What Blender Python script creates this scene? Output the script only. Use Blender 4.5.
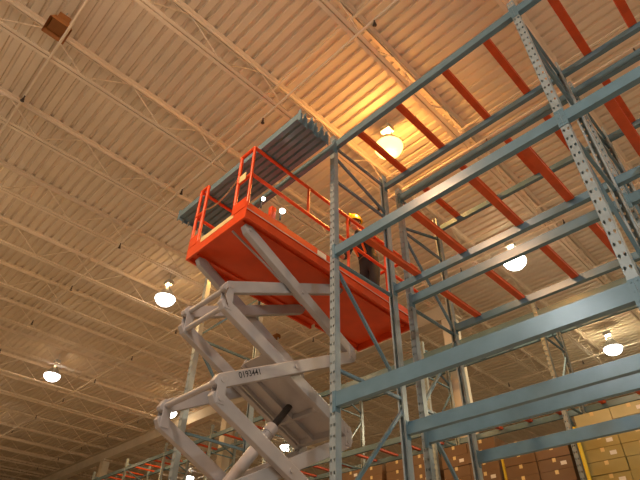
import bpy, bmesh, math, random
from mathutils import Vector, Matrix
random.seed(7)
scene = bpy.context.scene
for o in list(bpy.data.objects):
    bpy.data.objects.remove(o)
COL = scene.collection
CZ = 1.6            # camera height; heights below marked "rel" are measured from the lens

# ------------------------------------------------------------------ camera
cam_d = bpy.data.cameras.new('camera')
cam = bpy.data.objects.new('camera', cam_d)
COL.objects.link(cam)
RX = Vector((0.7076096, 0.7064694, 0.0137713))
DN = Vector((-0.43566986, 0.4515513, -0.77864832))
FW = Vector((-0.55630966, 0.54497928, 0.62730945))
m = Matrix((RX, -DN, -FW)).transposed().to_4x4()
m.translation = Vector((0, 0, CZ))
cam.matrix_world = m
cam_d.sensor_width = 36
cam_d.lens = 512.8166 / 640 * 36
cam_d.clip_start = 0.05
cam_d.clip_end = 300
scene.camera = cam

# ------------------------------------------------------------------ world, exposure
world = bpy.data.worlds.new('world')
scene.world = world
world.use_nodes = True
world.node_tree.nodes['Background'].inputs[0].default_value = (0.9, 0.75, 0.6, 1)
world.node_tree.nodes['Background'].inputs[1].default_value = 0.02
vs = scene.view_settings
vs.view_transform = 'Standard'
vs.look = 'None'
vs.gamma = 1
vs.use_curve_mapping = False
vs.exposure = 0.0

# ------------------------------------------------------------------ materials
def mat(name, col, rough=0.5, metal=0.0, var=0.12, scale=6.0, bump=0.0, bscale=60.0, emit=None, estr=0.0, spec=0.5):
    mt = bpy.data.materials.new(name)
    mt.use_nodes = True
    nt = mt.node_tree
    b = nt.nodes['Principled BSDF']
    b.inputs['Roughness'].default_value = rough
    b.inputs['Metallic'].default_value = metal
    b.inputs['Specular IOR Level'].default_value = spec
    tc = nt.nodes.new('ShaderNodeTexCoord')
    nz = nt.nodes.new('ShaderNodeTexNoise')
    nz.inputs['Scale'].default_value = scale
    nz.inputs['Detail'].default_value = 5
    nt.links.new(tc.outputs['Object'], nz.inputs['Vector'])
    rp = nt.nodes.new('ShaderNodeValToRGB')
    rp.color_ramp.elements[0].position = 0.3
    rp.color_ramp.elements[1].position = 0.7
    rp.color_ramp.elements[0].color = tuple(c * (1 - var) for c in col) + (1,)
    rp.color_ramp.elements[1].color = tuple(min(1, c * (1 + var)) for c in col) + (1,)
    nt.links.new(nz.outputs['Fac'], rp.inputs['Fac'])
    nt.links.new(rp.outputs['Color'], b.inputs['Base Color'])
    if bump:
        n2 = nt.nodes.new('ShaderNodeTexNoise')
        n2.inputs['Scale'].default_value = bscale
        nt.links.new(tc.outputs['Object'], n2.inputs['Vector'])
        bp = nt.nodes.new('ShaderNodeBump')
        bp.inputs['Strength'].default_value = bump
        bp.inputs['Distance'].default_value = 0.01
        nt.links.new(n2.outputs['Fac'], bp.inputs['Height'])
        nt.links.new(bp.outputs['Normal'], b.inputs['Normal'])
    if emit:
        b.inputs['Emission Color'].default_value = tuple(emit) + (1,)
        b.inputs['Emission Strength'].default_value = estr
    return mt

M = {}
M['deck'] = mat('painted_deck', (0.78, 0.655, 0.51), 0.55, var=0.06, scale=1.5)
M['joist'] = mat('painted_joist', (0.86, 0.73, 0.58), 0.5, var=0.06, scale=2)
M['floor'] = mat('concrete', (0.52, 0.48, 0.43), 0.35, var=0.12, scale=1.2, bump=0.1)
M['wall'] = mat('painted_block', (0.62, 0.58, 0.50), 0.8, var=0.06, scale=1)
M['column'] = mat('column_paint', (0.66, 0.58, 0.46), 0.6, var=0.08, scale=2)
M['post'] = mat('post_paint', (0.29, 0.335, 0.34), 0.28, metal=0.15, var=0.14, scale=7)
M['rack'] = mat('rack_paint', (0.120, 0.205, 0.250), 0.25, var=0.10, scale=5, bump=0.04)
M['galv'] = mat('galvanised', (0.33, 0.38, 0.38), 0.32, metal=0.35, var=0.15, scale=9)
M['bar'] = mat('bar_orange', (0.62, 0.075, 0.008), 0.42, var=0.14, scale=7)
M['lift'] = mat('lift_orange', (0.66, 0.060, 0.007), 0.38, var=0.10, scale=4, bump=0.03)
M['arm'] = mat('arm_white', (0.38, 0.34, 0.325), 0.32, var=0.07, scale=5)
M['rod'] = mat('piston_rod', (0.10, 0.09, 0.085), 0.22, metal=0.8, var=0.1)
M['steel'] = mat('bolt_steel', (0.55, 0.54, 0.52), 0.35, metal=0.7)
M['rubber'] = mat('tyre_rubber', (0.03, 0.03, 0.03), 0.8)
M['chain'] = mat('chain_brass', (0.55, 0.38, 0.2), 0.4, metal=0.7)
M['print'] = mat('black_print', (0.015, 0.013, 0.012), 0.6, var=0.0)
M['sticker'] = mat('white_sticker', (0.75, 0.72, 0.66), 0.6, var=0.05)
M['cream'] = mat('cream_tape', (0.72, 0.55, 0.25), 0.55, var=0.1, scale=12)
M['yellow'] = mat('yellow_paint', (0.75, 0.56, 0.03), 0.45, var=0.08)
M['hat'] = mat('hat_yellow', (0.9, 0.52, 0.02), 0.25, var=0.02)
M['skin'] = mat('skin', (0.50, 0.27, 0.17), 0.55, var=0.06, scale=20)
M['hair'] = mat('hair_dark', (0.03, 0.02, 0.015), 0.6)
M['shirt'] = mat('shirt_dark', (0.014, 0.012, 0.014), 0.85, var=0.2, scale=14, bump=0.2, bscale=30)
M['jeans'] = mat('trousers_dark', (0.012, 0.012, 0.017), 0.9, var=0.2, scale=14)
M['boot'] = mat('boot_leather', (0.10, 0.055, 0.025), 0.6)
M['vest'] = mat('vest_orange', (0.85, 0.16, 0.02), 0.7, var=0.06)
M['tape'] = mat('reflective_tape', (0.85, 0.82, 0.70), 0.2, metal=0.2, var=0.02)
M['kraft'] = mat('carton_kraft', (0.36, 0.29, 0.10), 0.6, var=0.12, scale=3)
M['kraft_lit'] = mat('carton_lit', (0.48, 0.43, 0.22), 0.5, var=0.10, scale=3)  # kraft lightened: lamplight from above put into the colour
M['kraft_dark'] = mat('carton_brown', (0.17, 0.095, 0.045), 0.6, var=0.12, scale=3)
M['wood'] = mat('pallet_wood', (0.36, 0.22, 0.10), 0.8, var=0.2, scale=12)
M['ballast'] = mat('ballast_grey', (0.5, 0.5, 0.48), 0.4, metal=0.3)
M['brown'] = mat('rust_brown', (0.30, 0.115, 0.025), 0.6, var=0.15, scale=9)
M['pipe'] = mat('pipe_paint', (0.84, 0.71, 0.56), 0.5, var=0.05)
M['dark'] = mat('dark_brass', (0.06, 0.035, 0.025), 0.5)
WARM = (1.0, 0.58, 0.31)
SOFT = (1.0, 0.59, 0.21)
PALE = (1.0, 0.84, 0.52)
AMBER = (1.0, 0.46, 0.10)
FLASH_COOL = (0.86, 0.96, 0.98)
M['glow_warm'] = mat('lamp_glass_amber', (0.9, 0.8, 0.6), 0.3, emit=(1.0, 0.74, 0.20), estr=3)
M['glow_soft'] = mat('lamp_glass_white', (0.9, 0.9, 0.85), 0.3, emit=(1.0, 0.93, 0.86), estr=14)
M['glow_pale'] = mat('lamp_glass_pale', (0.9, 0.9, 0.85), 0.3, emit=(1.0, 0.98, 0.85), estr=12)
M['lens_off'] = mat('lamp_glass_unlit', (0.25, 0.16, 0.10), 0.25)
M['glint'] = mat('glint_glow', (0.9, 0.9, 0.85), 0.3, emit=(1.0, 0.95, 0.8), estr=9)  # glow imitating reflected flash, no real lamp

# ------------------------------------------------------------------ mesh helpers
class MB:
    def __init__(s):
        s.v = []; s.f = []; s.smooth = []
    def add(s, vs, fs, smooth=False):
        n = len(s.v)
        s.v += [tuple(v) for v in vs]
        for f in fs:
            s.f.append([n + i for i in f]); s.smooth.append(smooth)
        return s
    def box(s, x0, x1, y0, y1, z0, z1):
        v = [(x, y, z) for x in (x0, x1) for y in (y0, y1) for z in (z0, z1)]
        return s.add(v, [(0,1,3,2),(4,6,7,5),(0,4,5,1),(2,3,7,6),(0,2,6,4),(1,5,7,3)])
    def bar(s, a, b, w, h, up=(0, 0, 1)):
        a = Vector(a); b = Vector(b); d = (b - a).normalized()
        u = Vector(up)
        if abs(d.dot(u)) > 0.98: u = Vector((0, 1, 0))
        r = d.cross(u).normalized(); t = r.cross(d).normalized()
        c = [(-1,-1),(1,-1),(1,1),(-1,1)]
        v = [p + r*(w/2*i) + t*(h/2*j) for p in (a, b) for i, j in c]
        return s.add(v, [(3,2,1,0),(4,5,6,7),(0,1,5,4),(1,2,6,5),(2,3,7,6),(3,0,4,7)])
    def tube(s, pts, r, n=10, cap=True):
        pts = [Vector(p) for p in pts]; rings = []
        for i, p in enumerate(pts):
            d = (pts[min(i+1, len(pts)-1)] - pts[max(i-1, 0)]).normalized()
            u = Vector((0,0,1)) if abs(d.z) < 0.9 else Vector((1,0,0))
            a = d.cross(u).normalized(); b = a.cross(d)
            rr = r[i] if isinstance(r, (list, tuple)) else r
            rings.append([p + (a*math.cos(2*math.pi*k/n) + b*math.sin(2*math.pi*k/n))*rr for k in range(n)])
        v = [q for ring in rings for q in ring]; f = []
        for i in range(len(rings)-1):
            for k in range(n):
                k2 = (k+1) % n
                f.append((i*n+k, i*n+k2, (i+1)*n+k2, (i+1)*n+k))
        s.add(v, f, True)
        if cap:
            s.add(rings[0], [tuple(range(n))[::-1]]); s.add(rings[-1], [tuple(range(n))])
        return s
    def lathe(s, prof, c=(0,0,0), n=24):
        v = []; f = []
        for r, z in prof:
            for k in range(n):
                a = 2*math.pi*k/n
                v.append((c[0]+r*math.cos(a), c[1]+r*math.sin(a), c[2]+z))
        for i in range(len(prof)-1):
            for k in range(n):
                k2 = (k+1) % n
                f.append((i*n+k, i*n+k2, (i+1)*n+k2, (i+1)*n+k))
        return s.add(v, f, True)
    def prism(s, poly, axis, a0, a1):
        """polygon of 2-d points extruded along axis 'x' (poly is y,z) or 'y' (poly is x,z)"""
        n = len(poly)
        if axis == 'x': v = [(a, p[0], p[1]) for a in (a0, a1) for p in poly]
        else: v = [(p[0], a, p[1]) for a in (a0, a1) for p in poly]
        f = [tuple(range(n))[::-1], tuple(range(n, 2*n))]
        f += [(k, (k+1) % n, n+(k+1) % n, n+k) for k in range(n)]
        return s.add(v, f)
    def mesh(s, name, material, shear=None):
        me = bpy.data.meshes.new(name)
        vv = [shear(v) for v in s.v] if shear else s.v
        me.from_pydata(vv, [], s.f)
        for p, sm in zip(me.polygons, s.smooth): p.use_smooth = sm
        me.materials.append(material)
        bm = bmesh.new(); bm.from_mesh(me)
        bmesh.ops.recalc_face_normals(bm, faces=bm.faces)
        bm.to_mesh(me); bm.free()
        me.update()
        return me
    def build(s, name, material, parent=None, loc=(0,0,0), bevel=0, shear=None):
        return link(name, s.mesh(name, material, shear), parent, loc, bevel=bevel)

def link(name, me, parent=None, loc=(0,0,0), rz=0, bevel=0):
    o = bpy.data.objects.new(name, me)
    COL.objects.link(o)
    o.location = loc; o.rotation_euler = (0, 0, rz)
    if parent: o.parent = parent
    if bevel:
        b = o.modifiers.new('bevel', 'BEVEL'); b.width = bevel; b.segments = 2; b.limit_method = 'ANGLE'
    return o
def tag(o, label, cat, group=None):
    o['label'] = label; o['category'] = cat
    if group: o['group'] = group
    return o
def empty(name, loc=(0,0,0), parent=None):
    o = bpy.data.objects.new(name, None); COL.objects.link(o); o.location = loc
    o.empty_display_size = 0.1
    if parent: o.parent = parent
    return o
def structure(o, label=None):
    o['kind'] = 'structure'
    if label: o['label'] = label
    return o

# ------------------------------------------------------------------ room shell
X0, X1, Y0, Y1 = -48.0, 17.0, -13.0, 34.0
HD = 7.85 + CZ                                   # underside of the deck
structure(MB().box(X0, X1, Y0, Y1, -0.2, 0).build('floor', M['floor']), 'grey concrete warehouse floor')
structure(MB().box(X0-0.3, X0, Y0, Y1, 0, HD+0.3).build('wall_left', M['wall']), 'pale far wall at the end of the warehouse')
structure(MB().box(X1, X1+0.3, Y0, Y1, 0, HD+0.3).build('wall_right', M['wall']), 'pale warehouse wall beyond the right-hand racks')
structure(MB().box(X0, X1, Y1, Y1+0.3, 0, HD+0.3).build('wall_back', M['wall']), 'pale warehouse wall behind the carton racks')
structure(MB().box(X0, X1, Y0-0.3, Y0, 0, HD+0.3).build('wall_front', M['wall']), 'pale warehouse wall behind the viewer')
# fluted steel roof deck, flutes running along x
mb = MB(); prof = []
P = 0.19
y = Y0
while y < Y1:
    prof += [(y, HD), (y+0.112, HD), (y+0.130, HD+0.042), (y+P-0.018, HD+0.042)]
    y += P
prof.append((y, HD))
n = len(prof)
mb.add([(X0, a, b) for a, b in prof] + [(X1, a, b) for a, b in prof], [(i, i+1, n+i+1, n+i) for i in range(n-1)])
ceiling = structure(mb.build('ceiling', M['deck']), 'cream painted fluted steel roof deck on open-web joists')
lid = MB().box(X0, X1, Y0, Y1, HD+0.08, HD+0.2).build('roof_board', M['wall'], ceiling)

# open-web joists along y (parts of the ceiling)
JD = 0.625
JOISTS = [-2.565 - 1.832*k for k in range(-10, 25)]
mb = MB()
for sx in (-1, 1):                               # paired angles, top and bottom chord
    mb.box(sx*0.012, sx*0.080, Y0, Y1, -0.012, 0.0).box(sx*0.012, sx*0.018, Y0, Y1, -0.075, -0.012)
    mb.box(sx*0.012, sx*0.068, Y0, Y1, -JD, -JD+0.010).box(sx*0.012, sx*0.018, Y0, Y1, -JD+0.010, -JD+0.06)
chord_me = mb.mesh('roof_joist', M['joist'])
web = MB()
WP = 1.44
yy = 1.35 - WP*10; k = 0
while yy < Y1 - 1.5:
    if yy > Y0 + 0.2:
        web.tube([(0, yy, -0.03), (0, yy+WP/2, -JD+0.03)], 0.010, 6)
        web.tube([(0, yy+WP/2, -JD+0.03), (0, yy+WP, -0.03)], 0.010, 6)
    yy += WP
web_me = web.mesh('web', M['joist'])
for x in JOISTS:
    j = link('roof_joist', chord_me, ceiling, (x, 0, HD))
    link('web', web_me, j)
# horizontal bridging rods at the top chords and the sprinkler lines below the joists
PIPES = [{3: 9.30, 5: 16.05}.get(k, 0.1 + 3.08*k) for k in range(-4, 11)]
for py in PIPES:
    MB().bar((X0+0.2, py, HD-0.075), (X1-0.2, py, HD-0.075), 0.034, 0.034).build('bridging_bar', M['joist'], ceiling)
head_mb = MB()
head_mb.tube([(0,0,0), (0,0,-0.07)], 0.012, 8).tube([(0,0,-0.07), (0,0,-0.10)], 0.02, 8)
head_mb.lathe([(0.0, -0.135), (0.032, -0.132), (0.032, -0.126), (0.0, -0.124)], n=10)
for s in (-1, 1): head_mb.bar((s*0.018, 0, -0.10), (s*0.010, 0, -0.128), 0.006, 0.006)
head_me = head_mb.mesh('sprinkler_head', M['dark'])
order = ['second', 'first', 'third', 'fourth']
ZP = HD - JD - 0.035
names = {0: 'cream sprinkler pipe crossing the top left corner of the ceiling', 1: 'cream sprinkler pipe crossing the ceiling above the loaded lift',
             2: 'cream sprinkler pipe above the rack flue, past the amber lamp', 3: 'cream sprinkler pipe above the aisle behind the empty rack', 4: 'cream sprinkler pipe just beyond the cream girder',
             5: 'cream sprinkler pipe beside the furthest lamps'}
for i, py in enumerate(PIPES):
    kk = i - 4
    if kk not in names: continue
    p = MB().tube([(X0+0.3, py, ZP), (X1-0.3, py, ZP)], 0.021, 8).build('sprinkler_pipe', M['pipe'])
    tag(p, names[kk], 'pipe', 'sprinkler pipes')
    for q in range(-5, 11):
        hx = -4.70 - 2.50*q
        if X0+1 < hx < X1-1:
            link('sprinkler_head', head_me, p, (hx, py, ZP-0.015))

# girder and columns in the flue behind the carton rack
GY = 10.45
g = MB()
g.box(X0+0.1, -5.7, GY-0.14, GY+0.14, HD-JD-0.02, HD-JD+0.01).box(X0+0.1, -5.7, GY-0.14, GY+0.14, HD-JD-0.47, HD-JD-0.45)
g.box(X0+0.1, -5.7, GY-0.02, GY+0.02, HD-JD-0.45, HD-JD-0.02)
structure(g.build('girder', M['column']), 'deep cream steel girder carried by columns across the warehouse')
for i, cx in enumerate((-33.85, -24.50, -15.15, -5.86)):
    c = MB().box(-0.16, 0.16, -0.16, 0.16, 0, HD-JD-0.53)
    c.box(-0.24, 0.24, -0.18, 0.18, HD-JD-0.53, HD-JD-0.47).box(-0.20, 0.20, -0.19, 0.19, 0, 0.03)
    structure(c.build('column', M['column'], loc=(cx, GY, 0), bevel=0.01), 'cream square steel column under the girder')

# ------------------------------------------------------------------ pallet racking
POST_H = 5.66 + CZ
LOW, MID, TOP = 1.93 + CZ, 3.68 + CZ, 5.51 + CZ
BAY = 2.73
XL = -3.26
def post_mesh(holes=True):
    """C-section upright, front face towards -y, two columns of slots in the front face"""
    mb = MB(); W = 0.038; D = 0.076
    nP = int(POST_H / 0.1016); st = POST_H / nP
    if holes:
        hw, hh = 0.0105, 0.020
        for sx in (-1, 1):
            cx = sx*0.019; xl, xr = cx-0.019, cx+0.019
            for i in range(nP):
                z0 = i*st; zc = z0+st/2; z1 = z0+st
                H = [(cx, zc-hh), (cx-hw*0.6, zc-hh*0.5), (cx-hw, zc+hh*0.4), (cx, zc+hh)]
                Hr = [(cx, zc-hh), (cx+hw*0.6, zc-hh*0.5), (cx+hw, zc+hh*0.4), (cx, zc+hh)]
                for E_, pts in ((xl, H), (xr, Hr)):
                    poly = [(cx, z0)] + pts + [(cx, z1), (E_, z1), (E_, z0)]
                    mb.add([(a, 0, b) for a, b in poly], [tuple(range(len(poly)))])
    else:
        mb.box(-W, W, 0, 0.003, 0, POST_H)
    for s in (-1, 1):
        mb.box(s*W, s*(W-0.003), 0.0, D, 0, POST_H)
        mb.box(s*W, s*(W-0.020), D-0.003, D, 0, POST_H)
    return mb.mesh('post', M['post'])
POST_ME = post_mesh(True)
foot_mb = MB().box(-0.07, 0.07, -0.02, 0.11, 0, 0.008)
FOOT_ME = foot_mb.mesh('base_plate', M['rack'])
HZ = [z + CZ for z in (5.46, 4.81, 3.50, 2.17, 0.85, -0.47, -1.3)]
def brace_meshes(depth, flip):
    f0, f1 = 0.05, depth-0.05
    hs, ds = [], []
    def chan(a, b):
        m_ = MB(); a = Vector(a); b = Vector(b); d = (b-a).normalized(); t = Vector((1,0,0)).cross(d)
        m_.bar(a, b, 0.032, 0.004, up=t)
        for s in (-1, 1): m_.bar(a + Vector((s*0.015,0,0)) + t*0.015, b + Vector((s*0.015,0,0)) + t*0.015, 0.003, 0.03, up=t)
        return m_
    for z in HZ: hs.append(chan((0, f0, z), (0, f1, z)).mesh('horizontal_brace', M['rack']))
    for i in range(len(HZ)-1):
        a, b = HZ[i]-0.09, HZ[i+1]+0.09
        fr_high = (i % 2 == 0) != flip
        if i == 0: a = HZ[0]-0.2; b = HZ[1]+0.1
        y0, y1 = (f0, f1) if fr_high else (f1, f0)
        ds.append(chan((0, y0, a), (0, y1, b)).mesh('diagonal_brace', M['rack']))
    return hs, ds
CACHE = {}
def frame(rack, x, yf, yr, flip=False, near=True):
    """one welded end frame, part of a rack: two posts, braces, base plates as its sub-parts"""
    key = (round(yr-yf, 3), flip)
    if key not in CACHE: CACHE[key] = brace_meshes(yr-yf, flip)
    fr = empty('frame', (x, yf, 0), rack)
    me = POST_ME
    link('post', me, fr)
    link('post', me, fr, (0, yr-yf, 0), rz=math.pi)
    for h in CACHE[key][0]: link('horizontal_brace', h, fr)
    for d in CACHE[key][1]: link('diagonal_brace', d, fr)
    link('base_plate', FOOT_ME, fr)
    link('base_plate', FOOT_ME, fr, (0, yr-yf, 0), rz=math.pi)
    return fr
def beam_mesh(h, length):
    prof = [(0, 0), (0.062, 0), (0.062, h-0.045), (0.030, h-0.045), (0.030, h), (0, h)]
    return MB().prism(prof, 'x', -length/2, length/2).mesh('beam', M['rack'])
BL = BAY - 0.082
BEAM_ME = {h: beam_mesh(h, BL) for h in (0.14, 0.115)}
cm = MB().box(-0.040, 0.0, -0.006, -0.001, -0.05, 0.15).box(-0.004, 0.0, -0.001, 0.062, -0.05, 0.15)
for zz in (-0.02, 0.05, 0.12): cm.box(-0.026, -0.016, -0.010, -0.006, zz, zz+0.016)
CONN_ME = cm.mesh('connector', M['rack'])
cm = MB().box(0.0, 0.040, -0.006, -0.001, -0.05, 0.15).box(0.0, 0.004, -0.001, 0.062, -0.05, 0.15)
for zz in (-0.02, 0.05, 0.12): cm.box(0.016, 0.026, -0.010, -0.006, zz, zz+0.016)
CONN_MER = cm.mesh('connector', M['rack'])
def beam(rack, xc, yface, ztop, h, back=False, conn=True):
    b = link('beam', BEAM_ME[h], rack, (xc, yface, ztop-h), rz=math.pi if back else 0)
    if conn:
        link('connector', CONN_ME, b, (-BL/2, 0, 0)); link('connector', CONN_MER, b, (BL/2, 0, 0))
    return b
BAR_CACHE = {}
def cross_bar(rack, x, yf, yr, ztop):
    key = round(yr-yf, 3)
    if key not in BAR_CACHE:
        L = yr-yf-0.066
        m_ = MB().prism([(-0.046, 0), (-0.046, -0.006), (-0.040, -0.006), (-0.040, -0.042), (0.040, -0.042), (0.040, -0.006), (0.046, -0.006), (0.046, 0)], 'y', 0, L)
        BAR_CACHE[key] = m_.mesh('cross_bar', M['bar'])
        BAR_CACHE[(key, 'L')] = L
        BAR_CACHE[(key, 'c')] = MB().box(-0.047, 0.047, 0, 0.038, -0.048, -0.0425).mesh('bar_clip', M['rack'])
    o = link('cross_bar', BAR_CACHE[key], rack, (x, yf+0.033, ztop-0.002))
    if yf < 8:
        link('bar_clip', BAR_CACHE[(key, 'c')], o, (0, -0.002, 0)); link('bar_clip', BAR_CACHE[(key, 'c')], o, (0, BAR_CACHE[(key, 'L')]-0.036, 0))
    return o
AF, AR = 3.396, 4.540
BF, BR = 4.848, 5.920
def rack_row(name, label, yf, yr, xs, flip, near, levels, barlev, bars):
    r = empty(name, (0, 0, 0))
    for x in xs: frame(r, x, yf, yr, flip, near)
    for x0 in xs[:-1]:
        xc = x0 + BAY/2
        for zt, h in levels:
            beam(r, xc, yf, zt, h, False, near); beam(r, xc, yr, zt, h, True, near)
            if zt in barlev:
                for bx in bars(x0): cross_bar(r, x0+bx, yf, yr, zt)
    return r
LV = [(LOW, 0.14), (MID, 0.115), (TOP, 0.115)]
def near_bars(x0): return (0.41, 1.06, 1.77, 2.33) if x0 < -1 else (0.36, 0.86, 1.60, 2.26)
r = rack_row('pallet_rack', '', AF, AR, [XL, XL+BAY, XL+2*BAY], False, True, LV, (MID, TOP), near_bars)
tag(r, 'nearest empty blue-grey steel pallet rack with orange cross bars and slotted uprights', 'pallet rack', 'pallet racks')
r = rack_row('pallet_rack', '', BF, BR, [XL, XL+BAY, XL+2*BAY], True, True, LV, (MID, TOP), near_bars)
tag(r, 'empty blue-grey pallet rack standing back to back behind the nearest one', 'pallet rack', 'pallet racks')
CF, CR = 9.19, 10.22
r = rack_row('pallet_rack', '', CF, CR, [XL+BAY*k for k in range(-9, 4)], False, False, [(LOW, 0.14), (MID, 0.115), (TOP-0.17, 0.115)], (LOW, MID, TOP-0.17), lambda x0: (0.4, 1.05, 1.7, 2.33))
tag(r, 'long far pallet rack across the aisle holding cartons at its lower right', 'pallet rack', 'pallet racks')
r = empty('rack_frame', (0, 0, 0))
frame(r, XL-BAY, AF, AR, False, True)
tag(r, 'lone blue-grey rack end frame without beams standing behind the scissor arms', 'rack frame')

# ------------------------------------------------------------------ high-bay lamps
def lathe_me(prof, mt, name): return MB().lathe([(r_*0.88, z) for r_, z in prof], n=28).mesh(name, mt)
ZL = 7.05 + CZ
LENS = [(0.0, -0.175), (0.10, -0.165), (0.19, -0.13), (0.255, -0.07), (0.29, 0.0), (0.285, 0.03), (0.0, 0.035)]
REFL = [(0.286, 0.025), (0.292, 0.04), (0.24, 0.11), (0.19, 0.18), (0.13, 0.26), (0.10, 0.30), (0.094, 0.30), (0.124, 0.26), (0.184, 0.18), (0.234, 0.11), (0.282, 0.045)]
def distribution(L, k):
    """luminaire distribution: full light downwards, prismatic glass throws a wide weak batwing upwards"""
    L.use_nodes = True
    nt = L.node_tree
    em = [n_ for n_ in nt.nodes if n_.type == 'EMISSION'][0]
    ge = nt.nodes.new('ShaderNodeNewGeometry'); sp = nt.nodes.new('ShaderNodeSeparateXYZ')
    nt.links.new(ge.outputs['Incoming'], sp.inputs[0])
    def mth(op, a, b):
        q = nt.nodes.new('ShaderNodeMath'); q.operation = op
        for i_, v_ in enumerate((a, b)):
            if isinstance(v_, (int, float)): q.inputs[i_].default_value = v_
            else: nt.links.new(v_, q.inputs[i_])
        return q.outputs[0]
    c = mth('MAXIMUM', sp.outputs['Z'], 0.03)
    f = mth('DIVIDE', k, mth('POWER', c, 3.0))
    up_ = mth('MINIMUM', f, 0.10)
    dn_ = mth('MINIMUM', mth('MAXIMUM', mth('MULTIPLY', sp.outputs['Z'], -2.6), 0.0), 1.0)   # shielded near the horizontal
    nt.links.new(mth('MAXIMUM', up_, dn_), em.inputs['Strength'])
def make_lamp(x, y, glow, colour, power, up, label, lit=True, batwing=0.0022):
    root = empty('high_bay_lamp', (x, y, ZL))
    lens = link('lens', lathe_me(LENS, M[glow] if lit else M['lens_off'], 'lens'), root)
    link('reflector', lathe_me(REFL, M['ballast'] if lit else M['brown'], 'reflector'), root)
    b = MB().box(-0.10, 0.10, -0.08, 0.08, 0.44, 0.56)
    for k in range(5): b.box(-0.09+k*0.042, -0.078+k*0.042, -0.092, 0.092, 0.45, 0.55)
    b.build('ballast_housing', M['ballast'] if lit else M['brown'], root, bevel=0.006)
    s = MB()
    for sx in (-1, 1): s.bar((sx*0.085, 0, 0.295), (sx*0.085, 0, 0.445), 0.014, 0.03)
    s.build('bracket', M['ballast'], root)
    MB().tube([(0,0,0.56), (0,0,0.62), (0,0,HD-ZL)], [0.012, 0.008, 0.008], 8).build('hanger_rod', M['ballast'], root)
    tag(root, label, 'ceiling lamp', 'high-bay lamps under the roof')
    if lit:
        for nm, dz, pw, rad in (('lamp_light', -0.20, power, 0.14), ('lamp_uplight', 0.34, power*up, 0.05)):
            L = bpy.data.lights.new(nm, 'POINT'); L.energy = pw; L.color = colour; L.shadow_soft_size = rad
            lo = bpy.data.objects.new(nm, L); COL.objects.link(lo); lo.parent = root; lo.location = (0, 0, dz)
            if nm == 'lamp_light': distribution(L, batwing)
    return root
PW = 640
make_lamp(-3.51, 5.12, 'glow_warm', AMBER, PW*0.9, 0.16, 'bright amber high-bay lamp glowing above the top beam of the empty rack', batwing=0.02)
make_lamp(-3.60, 9.80, 'glow_pale', PALE, PW*0.5, 0.02, 'white high-bay lamp seen between the middle rack beams, right of centre')
make_lamp(-3.67, 15.68, 'glow_pale', PALE, PW*0.6, 0.10, 'white high-bay lamp at the right edge with visible ballast above the glass')
make_lamp(-10.84, 5.07, 'glow_soft', SOFT, PW*0.65, 0.03, 'white high-bay lamp just left of the scissor arms, largest on the left')
make_lamp(-17.75, 5.04, 'glow_soft', SOFT, PW*0.45, 0.02, 'white high-bay lamp furthest to the left, alone under the ceiling')
make_lamp(-17.80, 9.60, 'glow_pale', SOFT, PW*0.4, 0.02, 'small white high-bay lamp seen through the lower left scissor joint')
make_lamp(-17.60, 15.37, 'glow_pale', PALE, PW*0.4, 0.02, 'small white high-bay lamp seen below the hydraulic cylinder')
make_lamp(-11.0, 8.98, 'glow_pale', PALE, PW, 0.02, 'unlit brown high-bay lamp hanging behind the crossing scissor arms', lit=False)
# the same grid goes on outside the picture; the cool ones are added to stand in for a camera flash
for x, y, cl, pw in ((-3.51, -0.35, WARM, 1.6), (3.9, -0.45, FLASH_COOL, 1.2), (3.9, 5.1, WARM, 0.9), (3.9, 10.0, PALE, 0.5), (-10.9, -0.4, SOFT, 0.9), (-3.51, -5.5, FLASH_COOL, 1.2), (3.9, -5.5, FLASH_COOL, 1.3),
                     (-18.0, -0.4, SOFT, 0.5), (-25.2, 5.0, SOFT, 0.4), (-25.2, -0.4, SOFT, 0.4), (3.9, 15.4, PALE, 0.5), (-25.2, 15.4, SOFT, 0.3), (11.2, 2.0, FLASH_COOL, 1.0), (11.2, 9.0, PALE, 0.6)):
    make_lamp(x, y, 'glow_soft', cl, PW*pw, 0.02, 'unseen white high-bay lamp of the same row pattern outside the picture')
# brown hooded unit hung under the deck, top left
u = empty('hooded_unit', (-5.80, -0.02, 7.34+CZ))
mb = MB()
mb.add([(-0.17,-0.17,0),(0.17,-0.17,0),(0.17,0.17,0),(-0.17,0.17,0),(-0.11,-0.11,0.18),(0.11,-0.11,0.18),(0.11,0.11,0.18),(-0.11,0.11,0.18)],
       [(0,1,5,4),(1,2,6,5),(2,3,7,6),(3,0,4,7),(4,5,6,7)])
mb.build('hood', M['brown'], u)
MB().box(-0.125, 0.125, -0.125, 0.125, 0.08, 0.095).build('grille', M['brown'], u)
MB().box(-0.09, 0.09, -0.09, 0.09, 0.18, 0.34).build('housing', M['brown'], u, bevel=0.008)
MB().tube([(0,0,0.34), (0,0,0.51)], 0.012, 8).build('hanger_rod', M['ballast'], u)
tag(u, 'small rust-brown square hooded unit hung from the ceiling, top left', 'ceiling unit')

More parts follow.
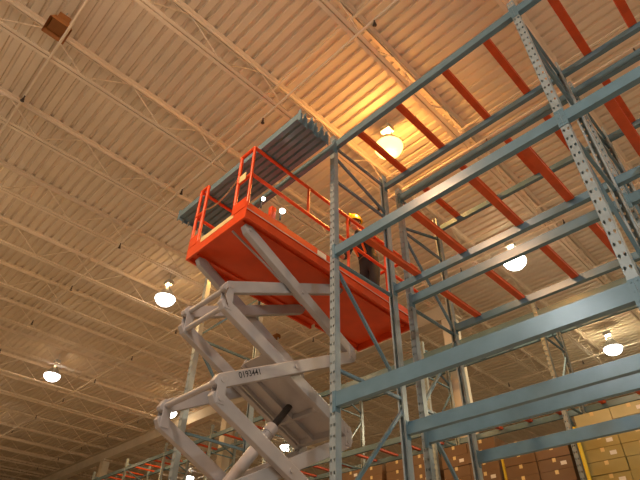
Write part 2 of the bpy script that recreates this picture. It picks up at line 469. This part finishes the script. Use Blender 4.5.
# ------------------------------------------------------------------ scissor lift
lift = empty('scissor_lift', (-4.4, 3.5, 0))
def lp(o):           # keep world coordinates for a child of the lift
    o.parent = lift; o.location = Vector(o.location) - Vector(lift.location); return o
def part(mb, name, mt, bevel=0, shear=None):
    return lp(mb.build(name, mt, bevel=bevel, shear=shear))
def z_(z): return z + CZ
def arm_mesh(x, a, b, h=0.14, t=0.08, ext=0.09):
    a = Vector((a[0], z_(a[1]))); b = Vector((b[0], z_(b[1]))); d = (b-a).normalized(); nrm = Vector((-d.y, d.x))
    A = a - d*ext; B = b + d*ext; c = 0.075
    poly = [A - nrm*0.02, A + d*c - nrm*h/2, B - d*c - nrm*h/2, B - nrm*0.02, B + nrm*0.02, B - d*c + nrm*h/2, A + d*c + nrm*h/2, A + nrm*0.02]
    return MB().prism([(p.x, p.y) for p in poly], 'x', x-t/2, x+t/2)
XO, XI = (-3.93, -4.87), (-4.025, -4.775)
YL_, YR_ = 2.565, 4.40
ARMS = [  # (outer?, left z, right z)
    (True, 3.87, 2.95), (False, 3.07, 3.86),
    (False, 2.84, 1.98), (True, 1.98, 2.87),
    (True, 1.80, 0.92), (False, 0.93, 1.86),
    (False, 0.73, -0.13), (True, -0.12, 0.78)]
arms = []
for outer, zl, zr in ARMS:
    for side in (0, 1):
        x = (XO if outer else XI)[side]
        yr = 4.28 if (zl, zr) == (3.07, 3.86) else YR_
        yl = 2.66 if zl == 3.87 else YL_
        o = part(arm_mesh(x, (yl, zl), (yr, zr)), 'scissor_arm', M['arm'], bevel=0.008)
        arms.append((o, outer, zl, zr, side, x))
        sg = 1 if side == 0 else -1
        for (py, pz) in ((yl, zl), ((yl+yr)/2, (zl+zr)/2), (yr, zr)):
            pin = MB().tube([(x - sg*0.02, py, z_(pz)), (x + sg*0.056, py, z_(pz))], 0.024, 12)
            p_ = pin.build('pivot_pin', M['arm'], o)
            p_.location = -(Vector(o.location) + Vector(lift.location))   # arm meshes carry world coordinates
# link plates joining successive arms, and cross tubes
for outer, y, za, zb in ((False, YL_, 3.07, 2.84), (True, YL_, 1.98, 1.80), (False, YL_, 0.93, 0.73), (True, YR_, 2.95, 2.87), (False, YR_, 1.98, 1.86), (True, YR_, 0.92, 0.78)):
    for side in (0, 1):
        x = (XO if outer else XI)[side]; s_ = 1 if side == 0 else -1
        part(MB().box(x-0.048, x-0.040, y-0.05, y+0.05, z_(zb)-0.05, z_(za)+0.05).box(x+0.040, x+0.048, y-0.05, y+0.05, z_(zb)-0.05, z_(za)+0.05), 'link_plate', M['arm'], bevel=0.004)
    xx = XO if outer else XI
    for zz in ((za, zb) if not outer else (za,)):
        part(MB().tube([(xx[0], y-0.01, z_(zz)), (xx[1], y-0.01, z_(zz))], 0.032, 14), 'cross_tube', M['arm'])
# wide plates between the inner arms of the second stage
def on_b1(t): return (YL_ + (YR_-YL_)*t, z_(2.84 + (1.98-2.84)*t))
for t0, t1, xa, xb in ((0.40, 0.98, -4.69, -4.52), (0.34, 0.98, -4.46, -4.12)):
    a, b = on_b1(t0), on_b1(t1)
    part(MB().bar((xa, a[0], a[1]), (xa, b[0], b[1]), 0.02, 0.13, up=(0,0,1)), 'stiffener_plate', M['arm'])
    part(MB().bar(((xa+xb)/2, a[0], a[1]), ((xa+xb)/2, b[0], b[1]), abs(xb-xa), 0.02), 'stiffener_plate', M['arm'], bevel=0.003)
b = on_b1(0.99)
part(MB().bar((-4.74, b[0]-0.03, b[1]), (-4.06, b[0]-0.03, b[1]), 0.09, 0.09), 'cross_beam', M['arm'], bevel=0.006)
a = on_b1(0.78)
part(MB().bar((-4.74, a[0], a[1]-0.03), (-4.06, a[0], a[1]-0.03), 0.06, 0.06), 'cross_beam', M['arm'], bevel=0.006)
# hydraulic cylinder
cyl = part(MB().tube([(-4.4, 2.85, z_(0.90)), (-4.4, 3.62, z_(1.91))], 0.065, 18).tube([(-4.4, 3.56, z_(1.83)), (-4.4, 3.63, z_(1.925))], 0.075, 18), 'hydraulic_cylinder', M['arm'])
rod = MB().tube([(-4.4, 3.60, z_(1.885)), (-4.4, 3.95, z_(2.34))], 0.040, 16).build('piston_rod', M['rod'], cyl)
hose = part(MB().tube([(-4.07, 2.66, z_(3.20)), (-4.02, 2.60, z_(3.10)), (-3.97, 2.52, z_(3.02)), (-3.965, 2.50, z_(2.92)), (-3.97, 2.55, z_(2.83))], 0.006, 8), 'hydraulic_hose', M['boot'])
part(MB().tube([(-4.12, 2.56, z_(3.93)), (-4.12, 3.1, z_(3.72)), (-4.14, 3.75, z_(3.45))], 0.014, 8), 'hydraulic_hose', M['arm'])
# serial number on the near arm of the second stage
o193 = [q for q in arms if q[2] == 1.98 and q[4] == 0][0][0]
cu = bpy.data.curves.new('serial', 'FONT'); cu.body = '0193441'; cu.size = 0.085; cu.align_x = 'CENTER'; cu.align_y = 'CENTER'; cu.offset = 0.0012
to = bpy.data.objects.new('tmp', cu); COL.objects.link(to)
me = bpy.data.meshes.new_from_object(to); bpy.data.objects.remove(to)
me.materials.clear(); me.materials.append(M['print'])
ser = bpy.data.objects.new('serial_number', me); COL.objects.link(ser); ser.parent = o193
t = 0.17; ang = math.atan2(2.87-1.98, YR_-YL_)
R_ = Matrix(((0, 0, 1), (math.cos(ang), -math.sin(ang), 0), (math.sin(ang), math.cos(ang), 0))).to_4x4()
R_.translation = Vector((XO[0]+0.0415, YL_+(YR_-YL_)*t, z_(1.98+0.89*t)+0.015)) - Vector(lift.location) - Vector(o193.location)
ser.matrix_local = R_
ser['label'] = 'black stencilled serial number'
# platform (sags a little towards its far end)
PX0, PX1 = -5.03, -3.80
PY0, PY1, PE = 2.50, 4.75, 5.70
def sag(v): return (v[0], v[1], v[2] - 0.045*(v[1]-2.5))
part(MB().box(PX0+0.02, PX1-0.02, PY0+0.02, PY1, z_(3.99), z_(4.05)), 'deck', M['lift'], shear=sag)
part(MB().box(PX0+0.12, PX1-0.04, PY1, PE, z_(4.00), z_(4.05)), 'extension_deck', M['lift'], shear=sag)
part(MB().box(PX1-0.03, PX1, PY0, PE, z_(3.93), z_(4.17)).box(PX1, PX1+0.014, PY0, PE, z_(4.04), z_(4.06)), 'toe_board', M['lift'], shear=sag)
part(MB().box(PX1+0.0145, PX1+0.017, PY0, PE, z_(4.043), z_(4.057)), 'rub_strip', M['arm'], shear=sag)
part(MB().box(PX0, PX0+0.03, PY0, PY1, z_(3.93), z_(4.17)).box(PX0+0.10, PX0+0.13, PY1, PE, z_(3.93), z_(4.17)), 'toe_board', M['lift'], shear=sag)
part(MB().box(PX0+0.03, PX1-0.03, PY0, PY0+0.03, z_(3.93), z_(4.13)), 'toe_board', M['lift'], shear=sag)
part(MB().box(PX0+0.13, PX1-0.03, PE-0.03, PE, z_(3.90), z_(4.17)), 'toe_board', M['lift'], shear=sag)
part(MB().box(PX0+0.30, PX1-0.25, PY0-0.004, PY0, z_(4.055), z_(4.125)), 'cream_strip', M['cream'], shear=sag)
for xa in (PX0+0.12, PX1-0.17):
    part(MB().box(xa, xa+0.05, PY0+0.05, PE-0.05, z_(3.96), z_(4.0)), 'deck_rail', M['lift'], shear=sag)
RT, RM = 5.15, 4.66
def rail(pts, r=0.024, name='guard_rail'):
    return part(MB().tube([(p[0], p[1], z_(p[2])) for p in pts], r, 10), name, M['lift'], shear=sag)
xn, xf = PX1-0.015, PX0+0.015
rail([(xn, PY0+0.02, RT), (xn, PE+0.3, RT)]); rail([(xn, PY0+0.02, RM), (xn, PE+0.3, RM)])
rail([(xf, PY0+0.02, RT), (xf, PE, RT)]); rail([(xf, PY0+0.02, RM), (xf, PE, RM)])
rail([(xf, PE, RT), (xn, PE, RT)]); rail([(xf, PE, RM), (xn, PE, RM)])
for yy in (PY0+0.02, 4.30, 5.15, PE+0.0):
    rail([(xn, yy, 4.12), (xn, yy, RT)], 0.021, 'rail_post'); rail([(xf, yy, 4.12), (xf, yy, RT)], 0.021, 'rail_post')
for xx in (xn, xf): rail([(xx, 3.50, RM), (xx, 3.50, RT)], 0.019, 'rail_post')
# front end: short returns either side of the chained entry
for xa, xb in ((xn, xn-0.27), (xf, xf+0.17)):
    rail([(xa, PY0+0.02, RT), (xb, PY0+0.02, RT)], name='rail_return'); rail([(xa, PY0+0.02, RM), (xb, PY0+0.02, RM)], name='rail_return')
    rail([(xb, PY0+0.02, 4.12), (xb, PY0+0.02, RT)], 0.024, 'rail_post')
    lo, hi = min(xa, xb), max(xa, xb)
    part(MB().box(lo, hi, PY0-0.006, PY0+0.004, z_(4.10), z_(4.26)), 'gusset', M['lift'], shear=sag)
ch = MB(); pts = []
for i in range(33):
    t = i/32; xx = xf+0.17 + (xn-0.27-xf-0.17)*t
    pts.append(Vector((xx, PY0+0.02, z_(4.70 + 0.10*t - 0.26*4*t*(1-t)*0.5))))
for i in range(32):
    d = (pts[i+1]-pts[i]); mid = (pts[i]+pts[i+1])/2; dn = d.normalized()
    side = Vector((0,1,0)) if i % 2 else dn.cross(Vector((0,1,0))).normalized()
    ch.tube([mid + dn*0.017*math.cos(a) + side*0.009*math.sin(a) for a in [k*math.pi/4 for k in range(9)]], 0.0038, 5, cap=False)
part(ch, 'entry_chain', M['chain'])
part(MB().box(xn-0.20, xn-0.07, PY0-0.018, PY0-0.012, z_(4.60), z_(4.72)), 'cream_tag', M['cream'])
part(MB().box(PX1+0.0005, PX1+0.003, 3.68, 3.84, z_(4.075), z_(4.155)), 'notice_sticker', M['sticker'], shear=sag)
# control box on the deck; two glowing discs added as flash reflections
cb = part(MB().box(-4.05, -3.89, 2.85, 3.22, z_(4.04), z_(4.27)).box(-4.0, -3.93, 2.97, 3.05, z_(4.27), z_(4.50)), 'control_box', M['lift'], bevel=0.01)
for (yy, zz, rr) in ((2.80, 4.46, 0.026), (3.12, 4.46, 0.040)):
    w_ = MB().tube([(-3.90, yy, z_(zz)), (-3.875, yy-0.012, z_(zz))], [rr*0.8, rr], 14).build('glint_disc', M['glint'], cb)
    MB().tube([(-3.93, yy, z_(4.34)), (-3.93, yy, z_(zz)), (-3.90, yy, z_(zz))], 0.012, 8).build('glint_stalk', M['rubber'], cb)
# chassis on the floor
part(MB().box(-4.98, -3.82, 2.2, 4.75, 0.55, 1.25), 'chassis', M['lift'], bevel=0.03)
part(MB().box(-4.9, -3.9, 2.3, 4.65, 1.25, 1.38), 'base_frame', M['arm'], bevel=0.01)
for wx in (-5.08, -3.72):
    for wy in (2.60, 4.35):
        o = part(MB().tube([(wx-0.11, wy, 0.36), (wx-0.09, wy, 0.36), (wx+0.09, wy, 0.36), (wx+0.11, wy, 0.36)], [0.30, 0.36, 0.36, 0.30], 24), 'wheel', M['rubber'])
tag(lift, 'raised orange scissor lift with white folding arms beside the empty rack', 'scissor lift')

# ------------------------------------------------------------------ bundle of new rack beams lying across the lift's rails
blab = ['outermost', 'second', 'third', 'fourth', 'fifth', 'sixth', 'innermost']
bmesh_ = beam_mesh(0.115, 2.66)
load_y = [2.60 + 0.094*i for i in range(6)] + [3.235]
cpl = MB().box(-0.05, 0, -0.006, -0.001, -0.05, 0.15).box(-0.005, 0, -0.001, 0.062, -0.05, 0.15).mesh('connector', M['rack'])
cpr = MB().box(0, 0.05, -0.006, -0.001, -0.05, 0.15).box(0, 0.005, -0.001, 0.062, -0.05, 0.15).mesh('connector', M['rack'])
for i, yy in enumerate(load_y):
    o = link('rack_beam', bmesh_, None, (-4.40 + random.uniform(-0.02, 0.02), yy, z_(RT)+0.026 - 0.045*(yy-2.5)))
    link('connector', cpl, o, (-1.33, 0, 0)); link('connector', cpr, o, (1.33, 0, 0))
    lab = 'loose grey-blue rack beam lying across the lift rails, %s from the chained end' % (['first', 'second', 'third', 'fourth', 'fifth', 'sixth', 'seventh, set apart,'][i])
    tag(o, lab, 'rack beam', 'loose rack beams on the lift')

# ------------------------------------------------------------------ worker on the platform
def worker():
    bx, by, SC = -4.20, 5.25, 1.04
    z0 = z_(4.05 - 0.045*(by-2.5))
    root = empty('person', (bx, by, z0))
    root.rotation_euler = (0, 0, -math.pi/2); root.scale = (SC, SC, SC)
    # faces the beam load (-y): local x is forward, local +y is the near guard rail
    V = []; Ed = []; Rr = []
    def j(p, r, par=None):
        V.append(p); Rr.append(r)
        if par is not None: Ed.append((par, len(V)-1))
        return len(V)-1
    def hand(wr, d, s, dn):
        """palm, four fingers and thumb closing downwards; d forward unit (x, y), s side of thumb"""
        w = Vector(V[wr]); f = Vector((d[0], d[1], 0)); sd = Vector((-d[1], d[0], 0))*s
        pm_ = j(tuple(w + f*0.055 + Vector((0, 0, -0.008))), (0.026, 0.036), wr)
        for dy, ln in ((0.033, 0.9), (0.011, 1.0), (-0.011, 0.97), (-0.033, 0.8)):
            b0 = w + f*0.092 + sd*dy + Vector((0, 0, -0.014))
            f1 = j(tuple(b0), (0.0095, 0.0095), pm_)
            f2 = j(tuple(b0 + f*0.018*ln + Vector((0, 0, -0.024))), (0.009, 0.009), f1)
            j(tuple(b0 + f*0.006*ln + Vector((0, 0, -0.046*ln))), (0.008, 0.008), f2)
        t1 = j(tuple(w + f*0.045 + sd*0.042 + Vector((0, 0, -0.022))), (0.0105, 0.0105), pm_)
        j(tuple(w + f*0.060 + sd*0.050 + Vector((0, 0, -0.048))), (0.0095, 0.0095), t1)
    pel = j((0, 0, 0.92), (0.165, 0.135))
    wst = j((0.05, 0, 1.05), (0.155, 0.125), pel)
    chs = j((0.14, 0, 1.22), (0.175, 0.14), wst)
    upc = j((0.20, 0, 1.34), (0.14, 0.11), chs)
    nk = j((0.25, 0, 1.42), (0.058, 0.058), upc)
    nk2 = j((0.275, 0, 1.465), (0.054, 0.054), nk)
    for s in (-1, 1):
        hp = j((0, s*0.09, 0.85), (0.105, 0.10), pel)
        kn = j((0.04, s*0.11, 0.48), (0.068, 0.065), hp)
        cf = j((0.005, s*0.115, 0.32), (0.06, 0.057), kn)
        an = j((0.0, s*0.12, 0.09), (0.043, 0.043), cf)
        to_ = j((0.15, s*0.135, 0.04), (0.045, 0.035), an)
        sh = j((0.19, s*0.19, 1.34), (0.07, 0.068), upc)
        if s > 0:            # near arm rests its hand on the guard rail
            el = j((0.13, 0.30, 1.13), (0.052, 0.050), sh)
            fa = j((0.22, 0.335, 1.09), (0.047, 0.045), el)
            wr = j((0.36, 0.365, 1.075), (0.029, 0.027), fa)
            hand(wr, (0.98, 0.17), -1, 0)
        else:                # far arm reaches down in front
            el = j((0.24, -0.27, 1.10), (0.052, 0.050), sh)
            fa = j((0.32, -0.25, 1.02), (0.047, 0.045), el)
            wr = j((0.46, -0.20, 0.95), (0.029, 0.027), fa)
            hand(wr, (0.97, 0.25), 1, 0)
    me = bpy.data.meshes.new('body'); me.from_pydata(V, Ed, [])
    body = bpy.data.objects.new('body', me); COL.objects.link(body)
    sk = body.modifiers.new('skin', 'SKIN'); sk.use_smooth_shade = True
    for i, rr in enumerate(Rr): me.skin_vertices[0].data[i].radius = rr
    me.skin_vertices[0].data[0].use_root = True
    sb = body.modifiers.new('sub', 'SUBSURF'); sb.levels = 2; sb.render_levels = 2
    dg = bpy.context.evaluated_depsgraph_get(); dg.update()
    bm_me = bpy.data.meshes.new_from_object(body.evaluated_get(dg))
    bpy.data.objects.remove(body)
    bm_me.name = 'body'; bm_me.materials.clear()
    for k in ('shirt', 'jeans', 'skin', 'boot'): bm_me.materials.append(M[k])
    for p in bm_me.polygons:
        c = p.center; p.use_smooth = True
        if c.z < 0.13: p.material_index = 3
        elif c.z < 0.96 and c.x < 0.25: p.material_index = 1
        elif (c.z > 1.425 and c.x > 0.22) or c.x > 0.345: p.material_index = 2
        else: p.material_index = 0
    link('body', bm_me, root)
    # head
    hb = bmesh.new(); bmesh.ops.create_icosphere(hb, subdivisions=4, radius=1.0)
    for v in hb.verts:
        x, y, z = v.co
        w = 0.074*(1 - 0.16*max(0, -z)**1.5); d = 0.095; h = 0.115
        X = x*d; Y = y*w; Z = z*h
        if x > 0: X *= 0.94 - 0.06*max(0, -z)
        nose = math.exp(-((y/0.17)**2)) * math.exp(-(((z+0.18)/0.20)**2)) if x > 0.5 else 0
        X += 0.022*nose
        if x > 0.4: X -= 0.010*math.exp(-((abs(y)-0.42)/0.16)**2)*math.exp(-((z-0.02)/0.13)**2)   # eye sockets
        if x > 0.4: X += 0.006*math.exp(-(y/0.35)**2)*math.exp(-((z+0.55)/0.10)**2)               # lips
        if x > 0.3: X += 0.010*math.exp(-(y/0.4)**2)*math.exp(-((z+0.86)/0.16)**2)               # chin
        v.co = (X, Y, Z)
    hm = bpy.data.meshes.new('head'); hb.to_mesh(hm); hb.free()
    for p in hm.polygons: p.use_smooth = True
    hm.materials.append(M['skin'])
    HC = Vector((0.325, 0, 1.555))
    head = link('head', hm, root, HC); head.rotation_euler = (0, math.radians(14), 0)
    for s in (-1, 1):
        MB().lathe([(0.0, -0.010), (0.007, -0.007), (0.010, 0), (0.007, 0.007), (0.0, 0.010)], (0.083, s*0.031, 0.004), 10).build('eye', M['hair'], head)
        MB().tube([(0.0, s*0.070, 0.03), (-0.012, s*0.083, 0.025), (-0.016, s*0.084, -0.005), (-0.004, s*0.074, -0.03)], [0.008, 0.011, 0.010, 0.007], 8).build('ear', M['skin'], head)
    MB().tube([(0.094, -0.026, -0.064), (0.099, 0, -0.062), (0.094, 0.026, -0.064)], 0.004, 6).build('mouth', M['boot'], head)
    hr = MB().lathe([(0.077, -0.06), (0.085, -0.01), (0.088, 0.04), (0.08, 0.075), (0.05, 0.10), (0.0, 0.112)], (0, 0, 0), 20)
    hr.v = [(v[0]*1.10-0.022, v[1]*0.90, v[2]) for v in hr.v]
    hr.build('hair', M['hair'], head)
    # hard hat with brim
    ht = MB().lathe([(0.0, 0.165), (0.04, 0.162), (0.085, 0.140), (0.112, 0.100), (0.122, 0.050), (0.124, 0.036), (0.146, 0.030), (0.146, 0.025), (0.118, 0.030)], (0, 0, 0), 26)
    ht.v = [(v[0]*(1.12 if v[0] > 0 else 1.05), v[1]*0.92, v[2]) for v in ht.v]
    ht.box(-0.10, 0.10, -0.009, 0.009, 0.145, 0.170)
    ht.build('hard_hat', M['hat'], root, HC).rotation_euler = (0, math.radians(14), 0)
    # safety vest wrapped on the chest with reflective bands
    def band(z0_, z1_, dx, dy, cx, mt, name, grow=0.0):
        b_ = MB(); nseg = 28; vv = []
        for zi in (z0_, (z0_+z1_)/2, z1_):
            for k in range(nseg):
                a = 2*math.pi*k/nseg
                vv.append((cx + (dx+grow)*math.cos(a), (dy+grow)*math.sin(a), zi))
        ff = [(i*nseg+k, i*nseg+(k+1) % nseg, (i+1)*nseg+(k+1) % nseg, (i+1)*nseg+k) for i in range(2) for k in range(nseg)]
        b_.add(vv, ff, True); return b_.build(name, mt, root)
    band(0.975, 1.02, 0.138, 0.168, 0.025, M['boot'], 'belt')
    for s in (-1, 1):
        st = MB()
        path = [(0.175, s*0.075, 1.02), (0.268, s*0.085, 1.15), (0.315, s*0.095, 1.29), (0.265, s*0.10, 1.41), (0.19, s*0.10, 1.445), (0.10, s*0.095, 1.38), (0.03, s*0.085, 1.28), (-0.055, s*0.07, 1.12)]
        for a_, b_ in zip(path[:-1], path[1:]): st.bar(a_, b_, 0.05, 0.012, up=(1, 0, 0.5))
        st.build('harness_strap', M['vest'], root)
        MB().bar((0.26, s*0.10, 1.425), (0.19, s*0.10, 1.456), 0.056, 0.012).build('reflective_patch', M['tape'], root)
        MB().bar(path[5], path[6], 0.03, 0.020, up=(1, 0, 0.5)).build('reflective_patch', M['tape'], root)
    tag(root, 'person in yellow hard hat and dark clothes standing on the lift platform', 'person')
worker()

# ------------------------------------------------------------------ cartons on pallets in the far rack
def carton_me(mt, w, d, h):
    return MB().box(-w/2, w/2, 0, d, 0, h).mesh('carton', mt)
CW, CD, CH = 0.60, 0.80, 0.195
KINDS = [carton_me(M[k], CW-0.012, CD-0.01, CH-0.006) for k in ('kraft', 'kraft_lit', 'kraft_dark')]
TAPE = MB().box(-0.03, 0.03, -0.002, 0.0, CH-0.07, CH-0.006).mesh('packing_tape', M['cream'])
LABEL = MB().box(0.10, 0.20, -0.002, 0.0, 0.06, 0.12).mesh('shipping_label', M['sticker'])
pm = MB()
for k in range(5): pm.box(-0.60+k*0.27, -0.48+k*0.27, 0, 1.0, 0.115, 0.135)
PALLET_TOP = pm.mesh('deck_boards', M['wood'])
pm = MB()
for k in (-0.58, -0.05, 0.48): pm.box(k, k+0.10, 0, 1.0, 0.02, 0.115)
for yy in (0.0, 0.45, 0.9): pm.box(-0.60, 0.60, yy, yy+0.1, 0.0, 0.02)
PALLET_BASE = pm.mesh('runners', M['wood'])
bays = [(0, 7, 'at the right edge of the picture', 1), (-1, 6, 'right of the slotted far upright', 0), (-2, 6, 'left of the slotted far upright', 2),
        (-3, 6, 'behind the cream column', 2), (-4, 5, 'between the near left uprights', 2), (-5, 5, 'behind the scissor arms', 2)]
NTH = ['bottom', 'second', 'third', 'fourth', 'fifth', 'sixth', 'seventh']
for kb, layers, where, kind in bays:
    x0 = XL + BAY*(kb+1)
    for side, px in enumerate((x0 + 0.71, x0 + 2.02)):
        zb = LOW + 0.002
        p = empty('pallet', (px, CF+0.03, zb))
        link('deck_boards', PALLET_TOP, p); link('runners', PALLET_BASE, p)
        tag(p, 'wooden pallet under the %s carton stack %s' % (('left', 'right')[side], where), 'pallet', 'pallets in the far rack')
        ly = layers if side == 0 else max(4, layers - random.choice((0, 1)))
        for l in range(ly):
            for c in range(2):
                kk = kind if (kind != 0 or l < layers-2) else 1  # uppermost layers get the colour with lamplight painted in
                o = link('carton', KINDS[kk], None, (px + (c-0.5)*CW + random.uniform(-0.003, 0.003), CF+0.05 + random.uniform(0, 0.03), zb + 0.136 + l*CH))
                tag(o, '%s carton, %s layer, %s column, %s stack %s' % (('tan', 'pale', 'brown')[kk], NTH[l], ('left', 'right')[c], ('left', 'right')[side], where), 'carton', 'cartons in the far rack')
                link('packing_tape', TAPE, o)
                if random.random() < 0.5: link('shipping_label', LABEL, o)
for x, y, lab in ((-4.625, 9.33, 'thin yellow post between two brown carton stacks'), (-3.14, 9.13, 'thin yellow post beside the slotted upright of the carton rack')):
    p = empty('yellow_post', (x, y, 0))
    MB().tube([(0,0,0.01), (0,0,z_(3.0))], 0.032, 12).build('pole', M['yellow'], p)
    MB().lathe([(0.0, 0.0), (0.06, 0.0), (0.06, 0.01), (0.0, 0.012)], n=14).build('foot', M['yellow'], p)
    MB().lathe([(0.033, z_(3.0)), (0.034, z_(3.0)+0.012), (0.0, z_(3.0)+0.02)], n=12).build('cap', M['yellow'], p)
    tag(p, lab, 'post', 'yellow posts')
